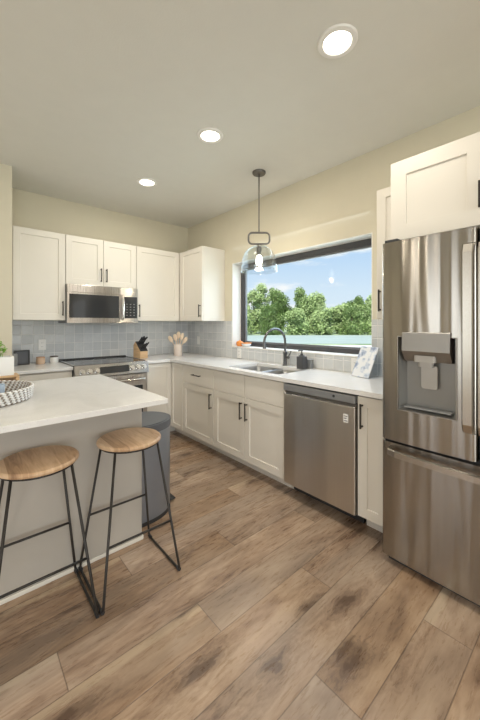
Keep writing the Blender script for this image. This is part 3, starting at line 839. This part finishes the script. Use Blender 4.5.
b = B(); bowed(b, 0, FW, [.045, .679], .07, r=.022, n=24); fd = obj('freezer_drawer', b, M_steel, fg, smooth=True, auto=30)
b = B(); box(b, .01, FW-.01, yF+.03, yF+.075, .679, .692); obj('drawer_gap', b, M_blackpl, fg)
b = B(); box(b, .02, FW-.02, yF+.05, -.03, 0, .045); obj('plinth', b, M_blackpl, fg)
# hinge caps
for x in (.05, FW-.05):
    b = B(); box(b, x-.035, x+.035, yF+.01, yF+.12, 1.7825, 1.80, .004, 2); obj('hinge_cap', b, M_blackpl, fg)
# dispenser recess
b = B(); dp = .062
yy = yF-.004
rr0 = [(hx0, hz0), (hx1, hz0), (hx1, hz1), (hx0, hz1)]
def rg_(pts, y): return [b.verts.new((p[0], y, p[1])) for p in pts]
A = rg_(rr0, yF+.002)
C_ = rg_([(hx0+.02, hz0+.012), (hx1-.02, hz0+.012), (hx1-.02, hz1), (hx0+.02, hz1)], yF+dp)
for k in range(4): b.faces.new((A[k], A[(k+1) % 4], C_[(k+1) % 4], C_[k]))
b.faces.new(C_)
M_hand0 = mat('satin_trim_steel', (.36, .34, .31), .35, 1)
M_recess = mat('recess_grey', (.27, .265, .25), .35, .4, var=.02)
rc = obj('dispenser_recess', b, M_recess, ld)
b = B(); xr = [(hx0-.004, hx1+.004, hz0-.005, hz0), (hx0-.004, hx1+.004, hz1, hz1+.004), (hx0-.004, hx0, hz0, hz1), (hx1, hx1+.004, hz0, hz1)]
for q in xr: box(b, q[0], q[1], yF-.008, yF+.003, q[2], q[3])
obj('dispenser_trim', b, M_hand0, rc)
# control housing sticking out over recess
b = B(); prism(b, [(yF-.012, 1.288), (yF-.016, 1.284), (yF-.022, 1.19), (yF+.02, 1.135), (yF+.055, 1.135), (yF+.055, 1.262), (yF+.002, 1.288)], .120, .342, Matrix(((0, 0, 1, 0), (1, 0, 0, 0), (0, 1, 0, 0), (0, 0, 0, 1))))
hs = obj('control_housing', b, mat('satin_dark_steel', (.30, .285, .265), .38, .8), ld)
b = B(); box(b, .215, .245, yF-.0155, yF-.0135, 1.274, 1.279); obj('indicator', b, M_blackpl, hs)
b = B(); prism(b, rrect(.10, .045, .012, 4, .225, yF+.012), 1.135, 1.168); prism(b, rrect(.07, .035, .012, 4, .225, yF+.018), 1.11, 1.135); obj('ice_chute', b, mat('light_grey_plastic', (.42, .40, .37), .4), ld)
b = B(); prism(b, rrect(.075, .12, .012, 4, .235, 1.055), -(yF+.045), -(yF+.033), Matrix.Rotation(PI/2, 4, 'X')); obj('paddle', b, mat('satin_paddle', (.42, .40, .37), .35, .5), ld)
b = B(); box(b, hx0+.022, hx1-.022, yF+.005, yF+.055, hz0+.013, hz0+.020, .002, 1); obj('drip_tray', b, M_greypl, ld)
# handles : broad flat bars
M_hand = mat('satin_handle_steel', (.55, .52, .47), .27, 1, var=.02)
def fhandle(x, par, z0, z1):
    b = B()
    prof = []
    zz = [z0, z0+.012, z0+.05, z1-.05, z1-.012, z1]; yo = [yF-.004, yF-.040, yF-.055, yF-.055, yF-.040, yF-.004]
    L = [[b.verts.new((x+s*.023, y+d, z)) for (s, d) in ((-1, .006), (-.75, -.003), (.75, -.003), (1, .006), (1, .012), (-1, .012))] for z, y in zip(zz, yo)]
    for A, C_ in zip(L, L[1:]):
        for k in range(6): b.faces.new((A[k], A[(k+1) % 6], C_[(k+1) % 6], C_[k]))
    b.faces.new(L[0]); b.faces.new(L[-1][::-1])
    return obj('handle', b, M_hand, par)
fhandle(SPL-.026, ld, .82, 1.71); fhandle(SPL+.034, rd, .82, 1.71)
b = B(); hp = [(.05, yF, .645), (.055, yF-.045, .640), (.10, yF-.062, .640)] + [(.10+(FW-.2)*k/10, yF-.062-.012*math.sin(PI*k/10), .640) for k in range(1, 10)] + [(FW-.10, yF-.062, .640), (FW-.055, yF-.045, .640), (FW-.05, yF, .645)]
L = []
for p in hp: L.append([b.verts.new((p[0], p[1]+dy, p[2]+dz)) for dy, dz in ((.006, -.018), (-.004, -.014), (-.004, .014), (.006, .018), (.012, .018), (.012, -.018))])
for A, C_ in zip(L, L[1:]):
    for k in range(6): b.faces.new((A[k], A[(k+1) % 6], C_[(k+1) % 6], C_[k]))
b.faces.new(L[0]); b.faces.new(L[-1][::-1])
obj('handle', b, M_hand, fd)

# ================================================================ ISLAND
IX0, IX1, IY0, IY1 = -4.1, -1.6496, -2.4378, -1.287
il = empty('kitchen_island', ((IX0+IX1)/2, (IY0+IY1)/2, 0), 0, 'greige kitchen island base in front of the range', 'island')
cx, cy = il.location[0], il.location[1]
b = B(); box(b, IX0+.03-cx, -1.683-cx, -2.165-cy, -1.32-cy, 0, ZC-.0305, .002, 1); obj('body', b, M_isl, il)
b = B(); box(b, IX0+.03-cx, -1.676-cx, -2.173-cy, -2.1655-cy, 0, .021, .003, 2); box(b, -1.6825-cx, -1.671-cx, -2.165-cy, -1.32-cy, 0, .021, .003, 2); obj('shoe_molding', b, M_cab, il)
b = B(); box(b, IX0-cx, IX1-cx, IY0-cy, IY1-cy, ZC-.0295, ZC, .003, 2)
o = obj('countertop', b, M_quartz, None, loc=(cx, cy, 0)); tag(o, 'white quartz island countertop overhanging the stools', 'countertop')
b = B(); box(b, -1.6828, -1.6775, -2.10, -2.03, .70, .815, .002, 1); 
o = obj('outlet', b, M_blackpl, None); tag(o, 'black outlet plate on the end of the island', 'outlet')

# trash can
tcn = empty('trash_can', (-1.662, -1.865, 0), 0, 'blue-grey semi-round step trash can at the end of the island', 'trash can')
def dshape(a, c, n=24, x0=0.0):
    return [(x0, -a)] + [(x0+.08+(c-.08)*math.sin(PI*k/n), -a*math.cos(PI*k/n)) for k in range(n+1)] + [(x0, a)]
M_can = mat('blue_grey_steel', (.27, .29, .325), .35, .55, var=.03)
b = B(); prism(b, dshape(.195, .315), .025, .60); obj('body', b, M_can, tcn, smooth=True, auto=40)
b = B(); prism(b, dshape(.199, .320), .60, .650); prism(b, dshape(.185, .305), .65, .655); bmesh.ops.remove_doubles(b, verts=b.verts, dist=1e-5); obj('lid', b, mat('dark_grey_lid', (.10, .105, .115), .4), tcn, smooth=True, auto=40)
b = B(); prism(b, dshape(.198, .318), .0, .025); obj('base_ring', b, M_blackpl, tcn, smooth=True, auto=40)
b = B(); box(b, .31, .36, -.05, .05, .012, .022, .004, 2); obj('pedal', b, M_blackpl, tcn)

# ================================================================ STOOLS
def make_stool(x, y, label):
    st = empty('bar_stool', (x, y, 0), 0, label, 'stool', 'counter stools at the island')
    b = B(); R = .165; zt = .721
    lathe(b, [(0, -.021), (R-.007, -.021), (R-.002, -.018), (R, -.011), (R-.001, -.006), (R-.008, 0), (0, 0)], 56, (0, 0, zt))
    obj('seat', b, M_seat, st, smooth=True, auto=40)
    b = B(); q = [(.148*math.cos(2*PI*k/36), .148*math.sin(2*PI*k/36), zt-.027) for k in range(36)]; tube(b, q, .006, 8, closed=True); obj('seat_ring', b, M_black, st, smooth=True)
    w = .0062
    top = {}; bot = {}
    for sx in (-1, 1):
        T = [(sx*.113, s*.098, zt-.027) for s in (-1, 1)]; Bt = [(sx*.200, s*.185, w) for s in (-1, 1)]
        b = B(); tube(b, rnd_path([T[0], Bt[0], Bt[1], T[1]], .025, 6), w, 10)
        # a leg frame: front leg, floor bar, back leg in one bent rod
        obj('leg_frame', b, M_black, st, smooth=True)
        top[sx] = T; bot[sx] = Bt
        for s in (0, 1):
            b = B(); c = Vector(Bt[s])*1.0; c.z = .0065; c.y *= .93
            tube(b, [c+Vector((0, -.012, 0)), c+Vector((0, .012, 0))], .0092, 12); 
            o = obj('rubber_foot', b, M_blackpl, st, smooth=True, auto=40, loc=(0, 0, .0028))
    def on(sx, s, z):
        T = Vector(top[sx][s]); Q = Vector(bot[sx][s]); t_ = (T.z-z)/(T.z-Q.z); return T.lerp(Q, t_)
    for s, z in ((0, .272), (1, .294)):
        b = B(); tube(b, [on(-1, s, z), on(1, s, z)], w*.95, 10); obj('footrest', b, M_black, st, smooth=True)
    return st
make_stool(-1.840, -2.36, 'round wooden bar stool with black wire legs, the one nearer the trash can')
make_stool(-2.262, -2.36, 'round wooden bar stool with black wire legs, cut by the left picture edge')

# ================================================================ PENDANT, DOWNLIGHTS
px_, py_ = -.438, -1.935
M_pend = mat('pendant_metal', (.15, .14, .13), .35, .8)
pn = empty('pendant_lamp', (px_, py_, H), math.radians(-41), 'clear glass dome pendant lamp hanging in front of the window', 'pendant lamp')
b = B(); lathe(b, [(0, 0), (.062, 0), (.062, -.014), (.056, -.022), (.01, -.024), (.008, -.035), (0, -.035)], 32); obj('canopy', b, M_pend, pn, smooth=True, auto=40)
zr = 2.180-H
b = B(); tube(b, [(0, 0, -.03), (0, 0, zr+.006)], .0055, 10); obj('rod', b, M_pend, pn, smooth=True)
b = B(); pts = rrect(.195, .105, .035, 6, 0, zr-.052); tube(b, [(p[0], 0, p[1]) for p in pts], .009, 10, closed=True); obj('handle_loop', b, M_pend, pn, smooth=True)
zs_ = zr-.110
b = B(); lathe(b, [(0, .006), (.010, .006), (.012, -.01), (.022, -.02), (.024, -.055), (.018, -.075), (.018, -.10), (0, -.10)], 24, (0, 0, zs_)); obj('socket', b, M_pend, pn, smooth=True, auto=40)
b = B()
prof = [(.02, -.012)] + [(.162*math.sin(PI/2*k/12)**.82 if k else .02, -.012-.175*(1-math.cos(PI/2*k/12))) for k in range(1, 13)]
prof += [(.166, -.21), (.169, -.25)]
outer = prof
b = B(); lathe(b, outer, 48, (0, 0, zs_)); sh = obj('glass_shade', b, M_shade, pn, smooth=True)
m_ = sh.modifiers.new('s', 'SOLIDIFY'); m_.thickness = .003; m_.offset = -1
for zz, rr_ in ((-.195, .165), (-.25, .169)):
    b = B(); tube(b, [(rr_*math.cos(2*PI*k/48), rr_*math.sin(2*PI*k/48), zs_+zz) for k in range(48)], .0028, 8, closed=True); obj('shade_rib', b, M_acryl, pn, smooth=True)
b = B(); lathe(b, [(0, -.19), (.016, -.187), (.027, -.172), (.030, -.155), (.024, -.132), (.014, -.112), (.013, -.10), (0, -.10)], 20, (0, 0, zs_)); obj('bulb', b, M_bulb, pn, smooth=True)
l = light('pendant_light', 'POINT', (0, 0, 0), (0, 0, 0), 5, (1, .86, .66), shadow_soft_size=.035); l.parent = pn; l.location = (0, 0, zs_-.215)

b = B()
for lx, ly in ((-4.6, -2.0), (-4.6, -4.2), (-4.6, -6.2), (-1.6, -6.0)):
    lathe(b, [(0, -.004), (.066, -.004), (.070, -.010), (.095, -.008), (.098, 0), (0, 0)], 32, (lx, ly, H))
tag(obj('added_light_discs', b, M_lens), None, kind='structure')  # added glowing discs, out of view, for thin reflected lines in the steel
labs = ['round recessed ceiling light nearest the camera, the largest of three', 'round recessed ceiling light in the middle of the row', 'round recessed ceiling light farthest away, near the range wall']
for k, y in enumerate((-3.172, -2.106, -1.05, -4.26, -5.6)):
    x = -1.11 if k < 3 else -1.11
    if k == 4: x = -3.6
    if k < 3: t = empty('ceiling_light', (x-.02*k*.5, y, H), 0, labs[k], 'ceiling light', 'recessed ceiling lights')
    if k < 3:
        b = B(); lathe(b, [(.066, -.001), (.070, -.010), (.080, -.013), (.094, -.009), (.098, -.002), (.098, 0), (.066, 0)], 40); obj('trim_ring', b, M_white, t, smooth=True, auto=40)
        b = B(); lathe(b, [(0, -.006), (.066, -.006), (.066, -.001), (0, -.001)], 40); obj('lens', b, M_lens, t, smooth=True, auto=40)
        l = light('downlight', 'AREA', (0, 0, -.016), (0, 0, 0), 5.5, (1, .92, .80), shape='DISK', size=.13); l.parent = t
    else:
        pass

# ================================================================ SMALL THINGS
def outlet(x, y, z, rz, label, kind='o'):
    t = empty('wall_outlet' if kind == 'o' else 'light_switch', (x, y, z), rz, label, 'outlet' if kind == 'o' else 'switch', 'white wall plates on the backsplash')
    b = B(); box(b, -.036, .036, -.006, 0, -.058, .058, .003, 2); obj('cover_plate', b, M_plate, t)
    if kind == 'o':
        for s in (-1, 1):
            b = B(); prism(b, rrect(.034, .028, .008, 4, 0, s*.02), .006, .0075, Matrix.Rotation(PI/2, 4, 'X')); 
            o = obj('socket', b, M_ceramic, t)
            b = B(); box(b, -.007, -.005, -.0082, -.0074, s*.02-.004, s*.02+.006); box(b, .005, .007, -.0082, -.0074, s*.02-.004, s*.02+.006); obj('slot', b, M_blackpl, o)
    else:
        b = B(); box(b, -.016, .016, -.010, -.006, -.033, .033, .002, 1); obj('rocker', b, M_ceramic, t)
outlet(-1.855, -.0082, 1.105, 0, 'white outlet plate on the tile left of the range')
outlet(-.0082, -.30, 1.105, R90, 'white switch plate on the tile by the corner, under the wall cabinet', 's')
o1 = outlet(-.0082, -1.167, .982, R90, 'white outlet plate on the tile below the left end of the window')
outlet(-.0082, -2.66, .982, R90, 'white outlet plate on the tile behind the leaning blue print')

# knife block
kb = empty('knife_block', (-1.0+.01, -.40, ZC), math.radians(12), 'slanted wooden knife block holding black-handled knives right of the range', 'knife block')
kb.location = (-.865, -.30, ZC)
MY = Matrix(((0, 0, 1, 0), (1, 0, 0, 0), (0, 1, 0, 0), (0, 0, 0, 1)))
b = B(); prism(b, [(-.075, 0), (.065, 0), (.065, .16), (.03, .20), (-.075, .085)], -.055, .055, MY)
bmesh.ops.bevel(b, geom=b.edges[:], offset=.003, segments=1, affect='EDGES'); obj('block', b, M_knob_w, kb)
b = B(); prism(b, [(-.073, .0885), (.028, .2015), (.024, .206), (-.078, .093)], -.052, .052, MY); obj('slot_face', b, M_blackpl, kb)
dirn = Vector((0, -.755, .656)).normalized(); dirn = Vector((0, -.72, .69)).normalized()
klabs = 0
for r_ in range(2):
    for c_ in range(4 if r_ else 3):
        base_p = Vector((-.036+c_*.024+(0 if r_ else .012), -.050+r_*.052, .118+r_*.057))
        t = empty('kitchen_knife', kb.matrix_basis @ Vector((0, 0, 0)), 0, 'black-handled kitchen knife standing in the wooden block', 'knife', 'knives in the wooden block')
        Mk = Matrix.Translation(kb.location) @ Matrix.Rotation(math.radians(12), 4, 'Z')
        t.location = Mk @ base_p
        L_ = (.085, .11)[r_] + .012*((c_*7+r_) % 3)
        d2 = (Matrix.Rotation(math.radians(12), 4, 'Z') @ dirn)
        b = B(); tube(b, [Vector((0, 0, 0)), d2*L_*.5, d2*L_], .008, 10, rfun=lambda i: (.0085, .0075, .0095)[i]); obj('grip', b, M_blackpl, t, smooth=True, auto=50)

# utensil crock
ck = empty('utensil_crock', (-.40, -.44, ZC), 0, 'blush ceramic crock standing in the counter corner', 'crock')
ck.location = (-.375, -.36, ZC)
b = B(); lathe(b, [(0, 0), (.048, 0), (.052, .006), (.056, .15), (.053, .152), (.049, .148), (.046, .012), (0, .012)], 32); obj('jar', b, M_beigecer, ck, smooth=True, auto=40)
ulab = ['pale wooden spoon leaning left in the crock', 'pale wooden spoon standing upright in the crock', 'pale wooden spatula leaning right in the crock', 'pale wooden spoon leaning to the back of the crock', 'short wooden spoon leaning far right in the crock']
for k, (ax_, ay_, L_, kind) in enumerate(((-.62, -.10, .27, 0), (.02, -.06, .29, 0), (.28, .05, .28, 1), (-.16, .15, .26, 0), (.60, -.14, .25, 0))):
    t = empty('wooden_spoon' if kind == 0 else 'wooden_spatula', (ck.location[0]-(rgt*ax_-fwd*ay_).x*.04, ck.location[1]-(rgt*ax_-fwd*ay_).y*.04, ZC+.018), 0, ulab[k], 'utensil', 'wooden utensils in the crock')
    d2 = Vector((ax_*.75, -ax_*.66+ay_, 1)).normalized() if False else (rgt*ax_ + fwd*(-ay_) + Vector((0, 0, 1))).normalized()
    b = B(); tube(b, [d2*0, d2*L_*.8], .006, 8); obj('stick', b, M_spoon, t, smooth=True, auto=50)
    b = B()
    q = bmesh.ops.create_uvsphere(b, u_segments=14, v_segments=10, radius=1)
    sd_ = d2.orthogonal().normalized(); 
    hw = rgt - d2*rgt.dot(d2); hw.normalize(); hn = d2.cross(hw)
    for v in b.verts:
        c = v.co.copy(); v.co = d2*(L_*.88 + c.z*.048) + hw*c.x*(.028 if not kind else .024) + hn*c.y*.007
    obj('head', b, M_spoon, t, smooth=True)

# jars left of the range
def canister(x, y, r, h, m1, m2, name, label):
    t = empty(name, (x, y, ZC), 0, label, 'jar')
    b = B(); lathe(b, [(0, 0), (r*.86, 0), (r*.98, .008), (r, h*.5), (r*.96, h*.82), (r*.9, h*.86), (0, h*.86)], 28); obj('jar', b, m1, t, smooth=True, auto=40)
    b = B(); lathe(b, [(0, h*.86), (r*.94, h*.86), (r*.95, h*.9), (r*.93, h*.99), (r*.85, h), (0, h)], 28); obj('lid', b, m2, t, smooth=True, auto=40)
canister(-1.895, -.165, .042, .075, mat('tan_pottery', (.52, .37, .26), .6, var=.1), M_clay, 'canister', 'small tan pottery jar with a brown lid on the left counter')
canister(-1.77, -.16, .042, .075, M_ceramic, mat('dark_wood_lid', (.10, .075, .06), .5, var=.1), 'canister', 'small white jar with a dark lid on the left counter')
ph = empty('framed_tablet', (-2.055, -.13, ZC), math.radians(6), 'black framed square display standing on the left counter', 'display')
b = B(); slab(b, [-.068, -.056, .056, .068], [0, .012, .138, .15], lambda i, j: not (i == 1 and j == 1), -.012, .012, axis='y'); obj('frame', b, M_blackpl, ph)
b = B(); box(b, -.056, .056, -.004, .006, .012, .138); obj('screen', b, mat('dim_screen', (.10, .105, .12), .2, var=.05), ph)
b = B(); box(b, -.135, -.085, -.02, .02, 0, .125, .004, 2)
ob = tag(obj('speaker', b, M_greypl, loc=(-2.10+.09, -.19-.02, ZC)), 'small dark upright box at the wall end of the left counter', 'speaker')
ob.location = (-2.015, -.20, ZC)

# sill things
t = empty('round_pot', (.055, -1.10, WZ0+.0137), 0, 'small orange round pot on the window sill', 'pot')
b = B(); lathe(b, [(0, 0), (.03, 0), (.043, .015), (.046, .035), (.038, .055), (.02, .064), (.008, .066), (.006, .074), (0, .075)], 24); obj('pot', b, M_orange, t, smooth=True, auto=50)
t = empty('dish', (.055, -1.22, WZ0+.0137), 0, 'low white dish with an orange rim on the window sill', 'dish')
b = B(); lathe(b, [(0, 0), (.035, 0), (.055, .02), (.06, .04), (.056, .04), (.05, .022), (0, .008)], 28); obj('bowl', b, M_ceramic, t, smooth=True, auto=50)
b = B(); tube(b, [(.058*math.cos(2*PI*k/28), .058*math.sin(2*PI*k/28), .042) for k in range(28)], .005, 8, closed=True); obj('rim', b, M_orange, t, smooth=True)

# woven tray on the island
ty = empty('woven_tray', (-2.462, -1.845, ZC), 0, 'round woven basket tray on the island countertop', 'tray')
b = B()
for k in range(5):
    z = .012+.0135*k; n = 208
    R = .238+.0022*k
    q = [((R+.0035*math.sin(52*2*PI*i/n*1.0+1.5*k))*math.cos(2*PI*i/n), (R+.0035*math.sin(52*2*PI*i/n+1.5*k))*math.sin(2*PI*i/n), z) for i in range(n)]
    tube(b, q, .0082, 6, closed=True)
obj('woven_wall', b, M_basket, ty, smooth=True)
b = B(); lathe(b, [(0, 0), (.236, 0), (.236, .008), (0, .008)], 48); obj('base', b, mat('brown_reed', (.17, .12, .085), .8, var=.3, vscale=60), ty)
b = B(); lathe(b, [(0, 0), (.03, 0), (.036, .02), (.038, .085), (.035, .085), (.033, .02), (0, .01)], 24)
tag(obj('cup', b, M_blue, None, smooth=True, auto=40, loc=(-2.385, -1.92, ZC+.0085)), 'pale blue cup standing in the woven tray', 'cup')

# planter on a wooden riser
t = empty('wooden_riser', (-2.46, -1.365, ZC), 0, 'light wooden riser box on the back corner of the island', 'riser')
b = B(); box(b, -.235, .235, -.065, .065, .057, .072, .003, 1); obj('top_board', b, M_knob_w, t)
b = B(); box(b, -.235, -.215, -.065, .065, 0, .057, .002, 1); obj('side_board', b, M_knob_w, t)
b = B(); box(b, .215, .235, -.065, .065, 0, .057, .002, 1); obj('side_board', b, M_knob_w, t)
b = B(); box(b, -.214, .214, .045, .06, 0, .0565); obj('back_board', b, M_knob_w, t)
pt = empty('planter', (-2.46, -1.365, ZC+.0725), 0, 'white rectangular planter with fresh green leaves on the riser', 'plant')
b = B(); slab(b, [-.205, -.192, .192, .205], [-.055, -.043, .043, .055], lambda i, j: not (i == 1 and j == 1), .0, .125); box(b, -.192, .192, -.043, .043, 0, .012); obj('pot', b, M_ceramic, pt)
b = B(); box(b, -.191, .191, -.042, .042, .012, .112); obj('soil', b, M_soil, pt)
rl = random.Random(3); b = B(); bst = B()
for k in range(34):
    x = rl.uniform(-.17, .165); y = rl.uniform(-.03, .03); hgt = rl.uniform(.05, .15); dx = rl.uniform(-.05, .045); dy = rl.uniform(-.05, .05)
    tube(bst, [(x, y, .11), (x+dx*.4, y+dy*.4, .11+hgt*.6), (x+dx, y+dy, .11+hgt)], .0015, 5)
    for j in range(6):
        f_ = .35+.65*j/5; c = Vector((x+dx*f_, y+dy*f_, .11+hgt*f_))
        d_ = Vector((rl.gauss(0, 1), rl.gauss(0, 1), rl.uniform(.0, .8))).normalized(); sd_ = d_.cross(Vector((0, 0, 1))).normalized()
        L_ = rl.uniform(.025, .04); w_ = L_*.36
        P0 = b.verts.new(c); P1 = b.verts.new(c+d_*L_*.5+sd_*w_+Vector((0, 0, .004))); P2 = b.verts.new(c+d_*L_); P3 = b.verts.new(c+d_*L_*.5-sd_*w_+Vector((0, 0, .004)))
        b.faces.new((P0, P1, P2)); b.faces.new((P0, P2, P3))
obj('leaves', b, M_leaf, pt); obj('stems', bst, M_leaf, pt)
